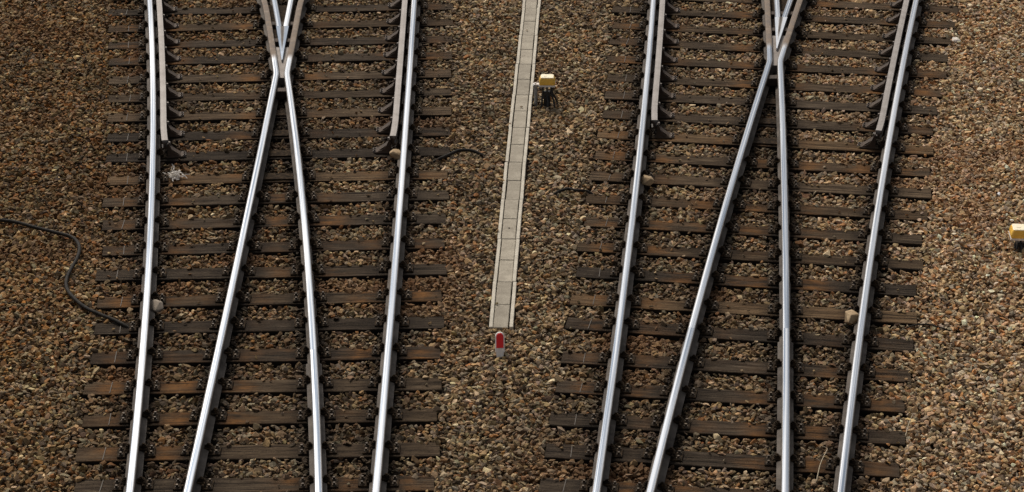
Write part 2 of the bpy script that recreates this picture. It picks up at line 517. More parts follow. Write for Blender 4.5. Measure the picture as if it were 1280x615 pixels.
def make_sleeper(e, parent, seat_lines, extra_lines, strap, seed):
    x0, y0, x1, y1 = e
    rr = random.Random(seed)
    c = Vector(((x0 + x1) / 2, (y0 + y1) / 2, rr.uniform(-0.006, 0.002)))
    d = Vector((x1 - x0, y1 - y0, 0)); L = d.length; d.normalize()
    ang = math.atan2(d.y, d.x)
    W = 0.246 + rr.uniform(-0.012, 0.008); ch = 0.005
    n = max(24, int(L / 0.09))
    vs, rust, grease = [], [], []
    seats = []
    for ln in seat_lines:
        # crossing of sleeper axis and rail line
        y = c.y
        for _ in range(6): y = c.y + (ln.x(y) - c.x) * d.y / d.x
        seats.append(((Vector((ln.x(y), y, 0)) - Vector((c.x, c.y, 0))).dot(d), ln, y))
    ex = [s[0] for s in seats]
    rustk = [max(0.0, rr.uniform(-0.5, 1.2)) for _ in ex]
    wob = [rr.uniform(-0.003, 0.003) for _ in range(n + 1)]
    for i in range(n + 1):
        u = -L / 2 + L * i / n
        wv = W / 2 + wob[i]
        e_in = 0.012 * rr.random() if i in (0, n) else 0.0
        uu = u + (e_in if i == 0 else -e_in if i == n else 0)
        ztop = rr.uniform(-0.003, 0.0)
        pr = [(-wv, -0.15), (-wv, -ch + ztop), (-wv + ch, ztop), (-wv * 0.35, ztop), (wv * 0.35, ztop), (wv - ch, ztop), (wv, -ch + ztop), (wv, -0.15)]
        for yy, zz in pr:
            vs.append((uu, yy, zz))
            r = max([k * math.exp(-((abs(u - s) - 0.22) / 0.16) ** 2) for s, k in zip(ex, rustk)] + [0])
            g = max([math.exp(-((u - s) / 0.20) ** 4) for s in ex] + [0])
            rust.append(min(1, r)); grease.append(min(1, g))
    m = 8; fs = []
    for i in range(n):
        for j in range(m - 1):
            fs.append((i * m + j, i * m + j + 1, (i + 1) * m + j + 1, (i + 1) * m + j))
        fs.append((i * m + m - 1, i * m, (i + 1) * m, (i + 1) * m + m - 1))
    fs += [tuple(range(m)), tuple(range(n * m + m - 1, n * m - 1, -1))]
    me = bpy.data.meshes.new('sleeper')
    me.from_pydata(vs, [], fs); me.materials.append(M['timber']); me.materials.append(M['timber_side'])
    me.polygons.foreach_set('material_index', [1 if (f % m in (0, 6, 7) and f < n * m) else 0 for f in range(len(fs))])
    for nm, arr in (('rust', rust), ('grease', grease)):
        at = me.attributes.new(nm, 'FLOAT', 'POINT'); at.data.foreach_set('value', arr)
    bm = bmesh.new(); bm.from_mesh(me); bmesh.ops.recalc_face_normals(bm, faces=bm.faces); bm.to_mesh(me); bm.free()
    o = link('sleeper', me, parent)
    o.location = c; o.rotation_euler = (0, 0, ang)
    sleeper_rects.append((c.x, c.y, ang, L / 2, W / 2))
    # fastenings
    seats.sort(key=lambda s: s[0])
    i = 0
    while i < len(seats):
        u, ln, y = seats[i]
        if i + 1 < len(seats) and seats[i + 1][0] - u < 0.42:
            j = i + 1
            u2 = seats[j][0]
            mid = (u + u2) / 2; hw = (u2 - u) / 2
            me2 = fastening_mesh('crossing_plate', hw + 0.172, (-1, 1), (-hw, hw))
            p = link('crossing_plate', me2, o)
            p.location = (mid, 0, 0.0015)
            i += 2
            continue
        p = link('baseplate', FAST, o)
        p.location = (u, rr.uniform(-0.012, 0.012), 0.0015)
        p.rotation_euler = (0, 0, -math.atan(ln.slope(y)) - ang)
        q = rr.uniform(0.86, 0.96); p.scale = (rr.uniform(0.9, 0.98), q, rr.uniform(0.8, 0.95))
        i += 1
    if strap:
        b = MB(); b.box(0, 0, 0.002, 0.006, W - 0.03, 0.003)
        st = b.build('strap', M['strap_metal'], o)
        st.location = (-L / 2 + 0.225 + rr.uniform(-0.02, 0.02), 0, 0.0)
        st.rotation_euler = (0, 0, rr.uniform(-0.05, 0.05))
    return o


def find(f, lo, hi):
    for _ in range(60):
        m = (lo + hi) / 2
        if f(m) > 0: lo = m
        else: hi = m
    return (lo + hi) / 2


CHECK = [(0.030, 0.0, 0), (0.030, 0.012, 0), (0.014, 0.020, 0), (0.014, 0.050, 0), (0.033, 0.060, 0), (0.0345, 0.096, 0), (0.031, 0.101, 1), (0.0, 0.102, 1)]


def bracket_mesh():
    """check rail chair: two curved gussets on a sole plate; +x points away from the running rail"""
    b = MB()
    b.box(0.100, 0, 0.008, 0.18, 0.15, 0.016, 0, 0.003)
    b.box(0.034, 0, 0.085, 0.016, 0.14, 0.150, 0, 0.003)
    for y in (-0.058, 0.058):
        pts = [(0.042, 0.016), (0.165, 0.016), (0.165, 0.022), (0.130, 0.030), (0.096, 0.052), (0.070, 0.088), (0.052, 0.132), (0.042, 0.146)]
        n = len(pts); t = 0.007
        vs = [(x, y - t, z) for x, z in pts] + [(x, y + t, z) for x, z in pts]
        fs = [tuple(range(n)), tuple(range(2 * n - 1, n - 1, -1))]
        cap = [(i, n + i, n + (i + 1) % n, (i + 1) % n) for i in range(n)]
        b.add(vs, fs, 0)
        b.add(vs, cap, 0)
    # web sloping between the gussets
    b.add([(0.044, -0.05, 0.108), (0.044, 0.05, 0.108), (0.160, 0.05, 0.022), (0.160, -0.05, 0.022), (0.044, -0.05, 0.096), (0.044, 0.05, 0.096), (0.150, 0.05, 0.016), (0.150, -0.05, 0.016)],
          [(0, 1, 2, 3), (7, 6, 5, 4), (0, 3, 7, 4), (1, 5, 6, 2), (0, 4, 5, 1), (3, 2, 6, 7)], 0)
    for y in (-0.03, 0.03):
        b.cyl(0.200, y, 0.0, 0.020, 0.018, 8, 1); b.box(0.200, y, 0.025, 0.020, 0.020, 0.012, 0, 0.003)
    # bolt through the rail, its head showing beside the check rail
    b.box(0.043, -0.02, 0.152, 0.030, 0.030, 0.026, 1, 0.004)
    return b.mesh('support_bracket', [M['brown_steel'], M['dull']])


BRACKET = bracket_mesh()


def make_turnout(key, sleepers, label, strap, check_start):
    outer_l, outer_r = OUT[key]
    a = outer_r.off(-GAUGE)            # left rail of the right-hand route
    b_ = outer_l.off(GAUGE)            # right rail of the left-hand route
    root = link('railway_turnout', None)
    root.empty_display_size = 0.3
    tag(root, label, 'railway track')
    gap = lambda y: b_.x(y) - a.x(y)
    yk = find(lambda y: gap(y) - 0.116, 20, 34)         # knuckle
    yn = find(lambda y: gap(y) - 0.062, 20, 34)         # nose
    yv = find(lambda y: gap(y) + 0.078, 20, 36)         # vee rails part
    sl_y = [(e[1] + e[3]) / 2 for e in sleepers]

    def seaty(ln):
        out = []
        for e in sleepers:
            y = (e[1] + e[3]) / 2
            for _ in range(4): y = e[1] + (ln.x(y) - e[0]) * (e[3] - e[1]) / (e[2] - e[0])
            out.append(y)
        return out
    sweep_rail('stock_rail', outer_l, Y0, Y1, root, sl=seaty(outer_l))
    sweep_rail('stock_rail', outer_r, Y0, Y1, root, sl=seaty(outer_r))
    yj = yk - 7.1                                        # rail joint
    sweep_rail('closure_rail', a, Y0, yj, root, sl=seaty(a))
    sweep_rail('closure_rail', b_, Y0, yj, root, sl=seaty(b_))

    def soft(f, g, sgn):
        # min (sgn=1) or max (sgn=-1) with a short bend
        def h(y):
            u, w = f(y) * sgn, g(y) * sgn
            e = 0.006
            return sgn * (0.5 * (u + w - math.sqrt((u - w) ** 2 + e * e)))
        return Line(h)
    fl = lambda y: max(0.0, y - (yk + 2.1)) ** 2 * 0.035
    wl = soft(a.x, lambda y: b_.x(y) - 0.118 - fl(y), 1)
    wr = soft(b_.x, lambda y: a.x(y) + 0.118 + fl(y), -1)
    wf = lambda y: 1.0 - min(1.0, max(0.0, (y - (yn - 0.05)) / 0.22))
    for w in (wl, wr):
        sweep_rail('wing_rail', w, yj + 0.0012, yk + 4.0, root, foot=0.054, wearf=wf, sl=sl_y, step=0.06)
    # crossing nose: solid wedge between the gauge faces
    pts_l, pts_r = [], []
    for y in np.linspace(yn, yv, 10):
        pts_l.append((b_.x(y) - 0.036, y)); pts_r.append((a.x(y) + 0.036, y))
    bm_ = MB()
    n = len(pts_l); nose_w = []
    for i in range(n - 1):
        l0, l1, r0, r1 = pts_l[i], pts_l[i + 1], pts_r[i], pts_r[i + 1]
        z0 = T - 0.012 * max(0, 1 - i / 2); z1 = T - 0.012 * max(0, 1 - (i + 1) / 2)
        zb = 0.02
        bm_.add([(l0[0], l0[1], zb), (r0[0], r0[1], zb), (r1[0], r1[1], zb), (l1[0], l1[1], zb),
                 (l0[0], l0[1], z0), (r0[0], r0[1], z0), (r1[0], r1[1], z1), (l1[0], l1[1], z1)],
                [(0, 1, 5, 4), (1, 2, 6, 5), (3, 0, 4, 7)] + ([(2, 3, 7, 6)] if i == n - 2 else []), 0)
        nose_w += [0, 0, 0, 0, .9, .9, .9, .9]
        # top in three strips: worn beside both gauge faces, dull along the middle
        for (ta, tb, wa, wb) in ((0, .24, 1, 1), (.24, .42, 1, 0), (.42, .58, 0, 0), (.58, .76, 0, 1), (.76, 1, 1, 1)):
            quad = []; ww = []
            for (l_, r_, z_, rev) in ((l0, r0, z0, 0), (l1, r1, z1, 1)):
                wid = r_[0] - l_[0]; dull = max(0.0, 1 - max(0, wid - 0.03) / 0.05)
                pr = [((l_[0] + (r_[0] - l_[0]) * t, l_[1], z_), (1 if w_ else dull)) for t, w_ in ((ta, wa), (tb, wb))]
                if rev: pr.reverse()
                quad += [p for p, _ in pr]; ww += [q_ for _, q_ in pr]
            bm_.add(quad, [(0, 1, 2, 3)], 0); nose_w += ww
    me = bm_.mesh('crossing_nose', [M['rail']])
    at = me.attributes.new('wear', 'FLOAT', 'POINT'); at.data.foreach_set('value', nose_w)
    nose = link('crossing_nose', me, root)
    for ln in (a, b_):
        sweep_rail('vee_rail', ln, yv + 0.0005, Y1, root, foot=0.036)
    # filler between the wings
    fb = MB()
    ysf = np.linspace(yk - 0.05, yk + 2.6, 14)
    for i in range(len(ysf) - 1):
        q0, q1 = ysf[i], ysf[i + 1]
        zt = T - 0.048 if i < 5 else 0.085
        fb.prism([(wl.x(q0) + 0.02, q0), (wr.x(q0) - 0.02, q0), (wr.x(q1) - 0.02, q1), (wl.x(q1) + 0.02, q1)], 0.03, zt, 0 if i < 5 else 1)
    fb.build('filler_block', [M['dull'], M['grease']], root)
    # spacer blocks with bolts across the vee
    for q in (yk - 0.45, yn + 0.75, yn + 1.35):
        s = MB(); x0, x1 = wl.x(q), wr.x(q)
        s.box((x0 + x1) / 2, q, 0.09, x1 - x0 - 0.02, 0.12, 0.085, 0, 0.006)
        s.build('spacer_block', M['brown_steel'], root)
    # sleepers
    seat_sets = []
    for i, e in enumerate(sleepers):
        ym = (e[1] + e[3]) / 2
        lines = [outer_l, outer_r]
        if ym < yk + 0.2: lines += [a, b_]
        elif ym < yk + 4.0: lines += [wl, wr]
        else: lines += [a, b_]
        make_sleeper(e, root, lines, [], strap, hash((key == 'W', i)) & 0xffff)
    # check rails with their brackets
    for side, ln in ((1, outer_l), (-1, outer_r)):
        ys0 = check_start[0 if side == 1 else 1]; ys1 = ys0 + 7.5
        fl2 = lambda y, s=side, q=ys0: s * (0.113 + 0.10 * max(0.0, 1 - (y - q) / 0.55) ** 2 * 0.14)
        cl = Line(lambda y, ln=ln, f=fl2: ln.x(y) + f(y))
        ck = sweep_rail('check_rail', cl, ys0, ys1, root, prof=CHECK, zbase=T + 0.020 - 0.102, mat='check')
        for yy in seaty(cl):
            if ys0 - 0.25 < yy < ys1:
                br = link('support_bracket', BRACKET, ck)
                yq = yy + 0.01
                br.location = (cl.x(max(yq, ys0)), yq, 0.0035)
                br.rotation_euler = (0, 0, -math.atan(ln.slope(yy)) + (0 if side == 1 else math.pi))
                br.scale = (1, 1 if side == 1 else -1, 1)
        rail_lines.append((cl, ys0, ys1))
    for ln in (outer_l, outer_r): rail_lines.append((ln, Y0, Y1))
    for ln in (a, b_): rail_lines.append((ln, Y0, Y1))
    return root


k = Mat('check_rail_steel')
v = k.coord((1, 1, 1), 'Object')
c0 = k.ramp(k.noise(v, 9, 5, 0.7), [(0.3, (0.020, 0.013, 0.009)), (0.7, (0.070, 0.042, 0.026))])
c1 = k.ramp(k.noise(v, 5, 5, 0.7), [(0.3, (0.19, 0.170, 0.155)), (0.6, (0.27, 0.248, 0.232)), (0.85, (0.33, 0.312, 0.298))])
w = k.attr('wear')
k.set(k.mix(w, c0, c1), 0.6, k.math('MULTIPLY', w, 0.3), 0.45)
k.bump(k.noise(v, 50, 3), 0.25, 0.002)
M['check'] = k.m

make_turnout('W', SLEEPERS_W, 'railway turnout left of the concrete trough, with the whiter rails, beside the long cable', True, (26.10, 26.25))
make_turnout('E', SLEEPERS_E, 'railway turnout right of the concrete trough, with bluish rails, beside the tan gravel', True, (26.74, 26.46))

# ------------------------------------------------------------------ cable trough line (for keeping ballast out)
TRL = [(0.128, 31.27), (0.002, 28.165), (-0.088, 25.554), (-0.161, 23.328), (-0.213, 21.921)]
TRR = [(0.346, 31.272), (0.229, 28.167), (0.139, 25.556), (0.062, 23.33), (0.007, 21.923)]
_tc = np.polyfit([(p[1] + q[1]) / 2 for p, q in zip(TRL, TRR)], [(p[0] + q[0]) / 2 for p, q in zip(TRL, TRR)], 2)
trough = Line(lambda y: float(np.polyval(_tc, y)))
TR_Y0, TR_Y1, TR_H = 21.92, 36.9, 0.111

# ------------------------------------------------------------------ ground and ballast
gm = MB()
S = 400.0
gm.add([(-S, -S, 0), (S, -S, 0), (S, S, 0), (-S, S, 0)], [(0, 1, 2, 3)])
ground = gm.build('ground', M['ground'])
ground.location = (0, 0, -0.075)
tag(ground, 'railway yard ground under the ballast with its largest loose stones', 'ground', kind='structure')

# stone shapes
stone_col = bpy.data.collections.new('stone_shapes')
STONES = []
for i in range(14):
    r = np.random.default_rng(100 + i)
    bm = bmesh.new()
    ax = np.array([1.0, r.uniform(0.58, 0.92), r.uniform(0.36, 0.62)])
    pts = r.normal(size=(12, 3)); pts /= np.linalg.norm(pts, axis=1)[:, None]
    pts *= r.uniform(0.78, 1.08, size=(12, 1))
    for p in pts * ax * 0.5: bm.verts.new(p)
    res = bmesh.ops.convex_hull(bm, input=bm.verts)
    for v_ in [v_ for v_ in bm.verts if not v_.link_faces]: bm.verts.remove(v_)
    bmesh.ops.recalc_face_normals(bm, faces=bm.faces)
    me = bpy.data.meshes.new('stone_shape'); bm.to_mesh(me); bm.free()
    me.materials.append(M['stone'])
    o = bpy.data.objects.new('stone_shape', me)
    stone_col.objects.link(o)
    STONES.append(me)
STONE_MESHES = [o.data for o in stone_col.objects]


def grid(x0, x1, y0, y1, sp):
    xs = np.arange(x0, x1, sp); ys = np.arange(y0, y1, sp * 0.866)
    X, Y = np.meshgrid(xs, ys)
    X[1::2] += sp / 2
    X = X.ravel() + rng.normal(0, sp * 0.26, X.size); Y = Y.ravel() + rng.normal(0, sp * 0.26, Y.size)
    return np.stack([X, Y], 1)


def vnoise(x, y, scale, seed):
    """cheap smooth value noise"""
    r = np.random.default_rng(seed)
    tab = r.random((64, 64))
    u, w = x / scale, y / scale
    i, j = np.floor(u).astype(int), np.floor(w).astype(int)
    fu, fw = u - i, w - j
    fu = fu * fu * (3 - 2 * fu); fw = fw * fw * (3 - 2 * fw)
    g = lambda a, b: tab[a % 64, b % 64]
    return (g(i, j) * (1 - fu) + g(i + 1, j) * fu) * (1 - fw) + (g(i, j + 1) * (1 - fu) + g(i + 1, j + 1) * fu) * fw


BX0, BX1, BY0, BY1 = -8.0, 8.0, 16.6, 33.8
layers = []
for li, (sp, dz, smean) in enumerate(((0.051, -0.036, 0.072), (0.054, -0.014, 0.065), (0.078, 0.001, 0.055))):
    p = grid(BX0, BX1, BY0, BY1, sp)
    layers.append((p, np.full(len(p), dz), np.full(len(p), smean)))
P = np.concatenate([l[0] for l in layers]); DZ = np.concatenate([l[1] for l in layers]); SM = np.concatenate([l[2] for l in layers])
N = len(P)

# distance to sleepers / crib membership
in_sl = np.zeros(N, bool)
rim = np.zeros(N, bool)
crib = np.zeros(N)
for (cx, cy, ang, hl, hw) in sleeper_rects:
    dx, dy = P[:, 0] - cx, P[:, 1] - cy
    near = (np.abs(dy) < 0.9) & (np.abs(dx) < hl + 0.3)
    u = dx[near] * math.cos(ang) + dy[near] * math.sin(ang); w_ = -dx[near] * math.sin(ang) + dy[near] * math.cos(ang)
    in_sl[np.where(near)[0]] |= (np.abs(u) < hl + 0.008) & (np.abs(w_ + 0.003) < hw + 0.012)
    rim[np.where(near)[0]] |= (np.abs(u) < hl) & (w_ > hw - 0.032) & (w_ < hw + 0.012)
    inside = np.clip((hl - np.abs(u)) / 0.25 + 0.5, 0, 1) * (np.abs(w_) < 0.42)
    idx = np.where(near)[0]
    crib[idx] = np.maximum(crib[idx], inside)
# distance to rails (for brake dust, rust and grease stains)
dr = np.full(N, 9.0)
for (ln, a0, a1) in rail_lines:
    ys = np.linspace(a0, a1, 60); xs = np.array([ln.x(y) for y in ys])
    xx = np.interp(P[:, 1], ys, xs, left=99, right=99)
    dr = np.minimum(dr, np.abs(P[:, 0] - xx))
tx = np.array([trough.x(y) for y in np.linspace(16, 37, 80)])
dt = np.abs(P[:, 0] - np.interp(P[:, 1], np.linspace(16, 37, 80), tx))
in_tr = (dt < TR_H + 0.018) & (P[:, 1] > TR_Y0 - 0.012)

hn = vnoise(P[:, 0] + 50, P[:, 1] + 50, 0.35, 3) - 0.5
hn2 = vnoise(P[:, 0] + 50, P[:, 1] + 50, 1.3, 4) - 0.5
size = SM * np.exp(rng.normal(0, 0.24, N))
size = np.clip(size, 0.034, 0.115)
Z = DZ + rng.normal(0, 0.007, N) + hn * 0.022 + hn2 * 0.045 * (1 - crib) - 0.019 * crib + 0.004
# bank the stones a little beyond sleeper ends, keep them low under the rails
Z -= 0.020 * np.exp(-(dr / 0.09) ** 2)
keep = ~in_sl & ~in_tr
# a few strays lying on the sleepers
stray = in_sl & ~in_tr & (DZ > 0) & (rng.random(N) < 0.07) & (dr > 0.24)
Z[stray] = 0.012; size[stray] = np.clip(size[stray], 0.03, 0.045)
keep |= stray
lean = rim & in_sl & ~in_tr & (DZ > -0.02) & (DZ < 0.0) & (rng.random(N) < 0.55) & (dr > 0.2)
spill = in_tr & (DZ > 0) & (rng.random(N) < 0.022)
Z[spill] = 0.032; size[spill] = np.clip(size[spill], 0.03, 0.042); keep |= spill
Z[lean] = rng.uniform(-0.006, 0.012, lean.sum()); keep |= lean
P, Z, size, dr, crib, stray = P[keep], Z[keep], size[keep], dr[keep], crib[keep], stray[keep]
N = len(P)
rot = rng.uniform(-math.pi, math.pi, (N, 3))
rot[:, :2] = rng.normal(0, 0.42, (N, 2))
sc = size[:, None] * np.exp(rng.normal(0, 0.12, (N, 3)))
# colours: stone mix by region, with a left-to-right light falloff painted in: rusty brown in the west, grey-brown in the middle, tan in the east
pal = np.array([(0.190, 0.138, 0.083), (0.310, 0.222, 0.126), (0.225, 0.190, 0.142), (0.255, 0.130, 0.050), (0.070, 0.050, 0.033), (0.480, 0.390, 0.275), (0.190, 0.112, 0.056)])
wW = np.array([0.30, 0.16, 0.14, 0.13, 0.14, 0.05, 0.18]); wM = np.array([0.30, 0.22, 0.24, 0.04, 0.12, 0.06, 0.06]); wE = np.array([0.20, 0.34, 0.20, 0.09, 0.06, 0.08, 0.07])
tW = np.clip((-1.6 - P[:, 0] + 1.6 * (vnoise(P[:, 0] + 30, P[:, 1] + 30, 2.0, 8) - 0.5)) / 3.0, 0, 1)
tE = np.clip((P[:, 0] - 1.8 + 1.6 * (vnoise(P[:, 0] + 30, P[:, 1] + 30, 2.0, 9) - 0.5)) / 2.6, 0, 1)
Wt = tW[:, None] * wW + tE[:, None] * wE + (1 - np.maximum(tW, tE))[:, None] * wM
Wt /= Wt.sum(1, keepdims=True)
ci = (rng.random(N)[:, None] > np.cumsum(Wt, 1)).sum(1).clip(0, 6)
colr = pal[ci] * np.exp(rng.normal(0, 0.20, (N, 1))) * (1 + rng.normal(0, 0.04, (N, 3)))
gain = 1.0 - 0.24 * tW + 0.42 * tE  # vignette painted into the stones: darker west, brighter east
gain *= 1 + 0.26 * (vnoise(P[:, 0] + 20, P[:, 1] + 20, 1.1, 12) - 0.5) + 0.22 * (vnoise(P[:, 0] + 20, P[:, 1] + 20, 0.4, 13) - 0.5)
colr *= gain[:, None] * (np.array([1.05, 0.98, 0.865]) * (1 - tE[:, None]) * (1 + tW[:, None] * np.array([0.03, -0.01, -0.08])) + np.array([1.10, 1.02, 0.93]) * tE[:, None])
# rust / brake dust beside the rails, black grease right at them
inside_tr = np.clip(crib, 0, 1)
colr *= 1 - 0.14 * inside_tr[:, None] * np.array([0.9, 1.0, 1.08])      # brake dust over the track beds
stain = np.exp(-(dr / 0.30) ** 2) * (0.55 + 0.45 * vnoise(P[:, 0] + 9, P[:, 1] + 9, 0.5, 5)) * np.clip(inside_tr + 0.25, 0, 1)
colr = colr * (1 - 0.55 * stain[:, None]) + np.array([0.055, 0.030, 0.014]) * (0.45 * stain[:, None])
gr = np.exp(-(dr / 0.165) ** 4)
colr = colr * (1 - 0.82 * gr[:, None]) + np.array([0.010, 0.008, 0.0065]) * (0.8 * gr[:, None])
rp = np.clip((vnoise(P[:, 0] + 70, P[:, 1] + 70, 0.9, 6) - 0.76) / 0.2, 0, 1)
colr = colr * (1 - 0.5 * rp[:, None]) + np.array([0.20, 0.095, 0.038]) * (0.5 * rp[:, None] * gain[:, None])
lum = colr @ np.array([0.3, 0.6, 0.1])
colr = lum[:, None] + (colr - lum[:, None]) * (1.0 + 0.08 * tW - 0.04 * tE)[:, None]
colr = np.clip(colr, 0.004, 0.7)
vi = rng.integers(0, 14, N)

# the 300 stones that show largest are objects of their own
dist = 4.285 + P[:, 1] * 0.914
vis = (np.abs(P[:, 0]) / dist < 0.19) & (P[:, 1] > 18.9) & (P[:, 1] < 31) & (Z > -0.012) & (gr < 0.2)
score = np.where(vis, sc.max(1) / dist * np.where(Z > 0.0, 1.15, 1.0), 0)
big = np.argsort(-score)[:300]
for b in big:
    o = link('stone', STONE_MESHES[vi[b]], ground)
    o.location = (P[b, 0], P[b, 1], Z[b] + 0.075)
    o.rotation_euler = tuple(rot[b]); o.scale = tuple(sc[b])
    o['stone_col'] = [float(c) for c in colr[b]]
mask = np.ones(N, bool); mask[big] = False
P, Z, rot, sc, colr, vi = P[mask], Z[mask], rot[mask], sc[mask], colr[mask], vi[mask]
N = len(P)
me = bpy.data.meshes.new('gravel')
me.vertices.add(N)
me.vertices.foreach_set('co', np.stack([P[:, 0], P[:, 1], Z + 0.075], 1).astype(np.float32).ravel())
for nm, typ, arr, key in (('s_rot', 'FLOAT_VECTOR', rot, 'vector'), ('s_scl', 'FLOAT_VECTOR', sc, 'vector'),
                          ('stone_col', 'FLOAT_COLOR', np.concatenate([colr, np.ones((N, 1))], 1), 'color'), ('s_idx', 'INT', vi, 'value')):
    at = me.attributes.new(nm, typ, 'POINT')
    at.data.foreach_set(key, np.ascontiguousarray(arr, dtype=np.int32 if typ == 'INT' else np.float32).ravel())
gravel = link('gravel', me)
gravel.location = (0, 0, -0.075)
tag(gravel, 'brown and tan crushed-stone ballast spread over the whole yard', 'gravel', kind='stuff')
ng = bpy.data.node_groups.new('lay_stones', 'GeometryNodeTree')
ng.interface.new_socket('Geometry', in_out='INPUT', socket_type='NodeSocketGeometry')
ng.interface.new_socket('Geometry', in_out='OUTPUT', socket_type='NodeSocketGeometry')
gi = ng.nodes.new('NodeGroupInput'); go = ng.nodes.new('NodeGroupOutput')
ci_ = ng.nodes.new('GeometryNodeCollectionInfo')
ci_.inputs['Collection'].default_value = stone_col
ci_.inputs['Separate Children'].default_value = True
ci_.inputs['Reset Children'].default_value = True
iop = ng.nodes.new('GeometryNodeInstanceOnPoints')
iop.inputs['Pick Instance'].default_value = True


def named(nm, typ):
    nd = ng.nodes.new('GeometryNodeInputNamedAttribute'); nd.data_type = typ
    nd.inputs['Name'].default_value = nm
    return nd.outputs['Attribute']


ng.links.new(gi.outputs[0], iop.inputs['Points'])
ng.links.new(ci_.outputs[0], iop.inputs['Instance'])
ng.links.new(named('s_idx', 'INT'), iop.inputs['Instance Index'])
e2r = ng.nodes.new('FunctionNodeEulerToRotation')
ng.links.new(named('s_rot', 'FLOAT_VECTOR'), e2r.inputs[0])
ng.links.new(e2r.outputs[0], iop.inputs['Rotation'])
ng.links.new(named('s_scl', 'FLOAT_VECTOR'), iop.inputs['Scale'])
ng.links.new(iop.outputs[0], go.inputs[0])
gravel.modifiers.new('lay_stones', 'NODES').node_group = ng

# ------------------------------------------------------------------ concrete cable trough
tr = link('cable_trough', None)
tag(tr, 'pale concrete cable trough with square cover slabs running between the two turnouts', 'cable trough')
rr = random.Random(5)


def trough_block(name, ya, yb, o0, o1, z0, z1, mat, jig=0.0, ch=0.004):
    """piece between two offsets from the trough axis, with chamfered top"""
    b = MB()
    ym = (ya + yb) / 2; s = trough.slope(ym); ang = -math.atan(s)
    L = (yb - ya) * math.sqrt(1 + s * s)
    b.box((o0 + o1) / 2, 0, (z0 + z1) / 2, o1 - o0, L, z1 - z0, 0, ch)
    o = b.build(name, mat, tr)
    o.location = (trough.x(ym) + rr.uniform(-jig, jig), ym, rr.uniform(-jig, jig) * 0.5)
    o.rotation_euler = (rr.uniform(-jig, jig), 0, ang + rr.uniform(-jig, jig) * 1.2)
    return o


y = TR_Y0
while y < TR_Y1 - 0.2:
    for sgn in (-1, 1):
        o0, o1 = (-TR_H, -TR_H + 0.034) if sgn < 0 else (TR_H - 0.034, TR_H)
        trough_block('trough_wall', y + 0.003, y + 1.006 - 0.003, o0, o1, -0.14, 0.022, M['wall_concrete'], 0.004)
    trough_block('trough_floor', y + 0.01, y + 0.996, -TR_H + 0.034, TR_H - 0.034, -0.14, -0.11, M['wall_concrete'])
    for h in (0, 1):
        sl_ = trough_block('cover_slab', y + h * 0.503 + 0.004, y + h * 0.503 + 0.499, -0.068, 0.068, -0.02, 0.016 + rr.uniform(-0.003, 0.003), M['concrete'], 0.0035, 0.005)
    y += 1.006
# lifting hole in one slab
hb = MB(); hb.cyl(0, 0, 0, 0.0015, 0.011, 12)
ho = hb.build('lifting_hole', M['dark_earth'], tr)
ho.location = (-0.029, 24.198, 0.0205)
# end of the trough: concrete stop under the last slab
trough_block('end_stop', TR_Y0 - 0.045, TR_Y0 - 0.004, -0.062, 0.062, -0.14, -0.012, M['concrete'])


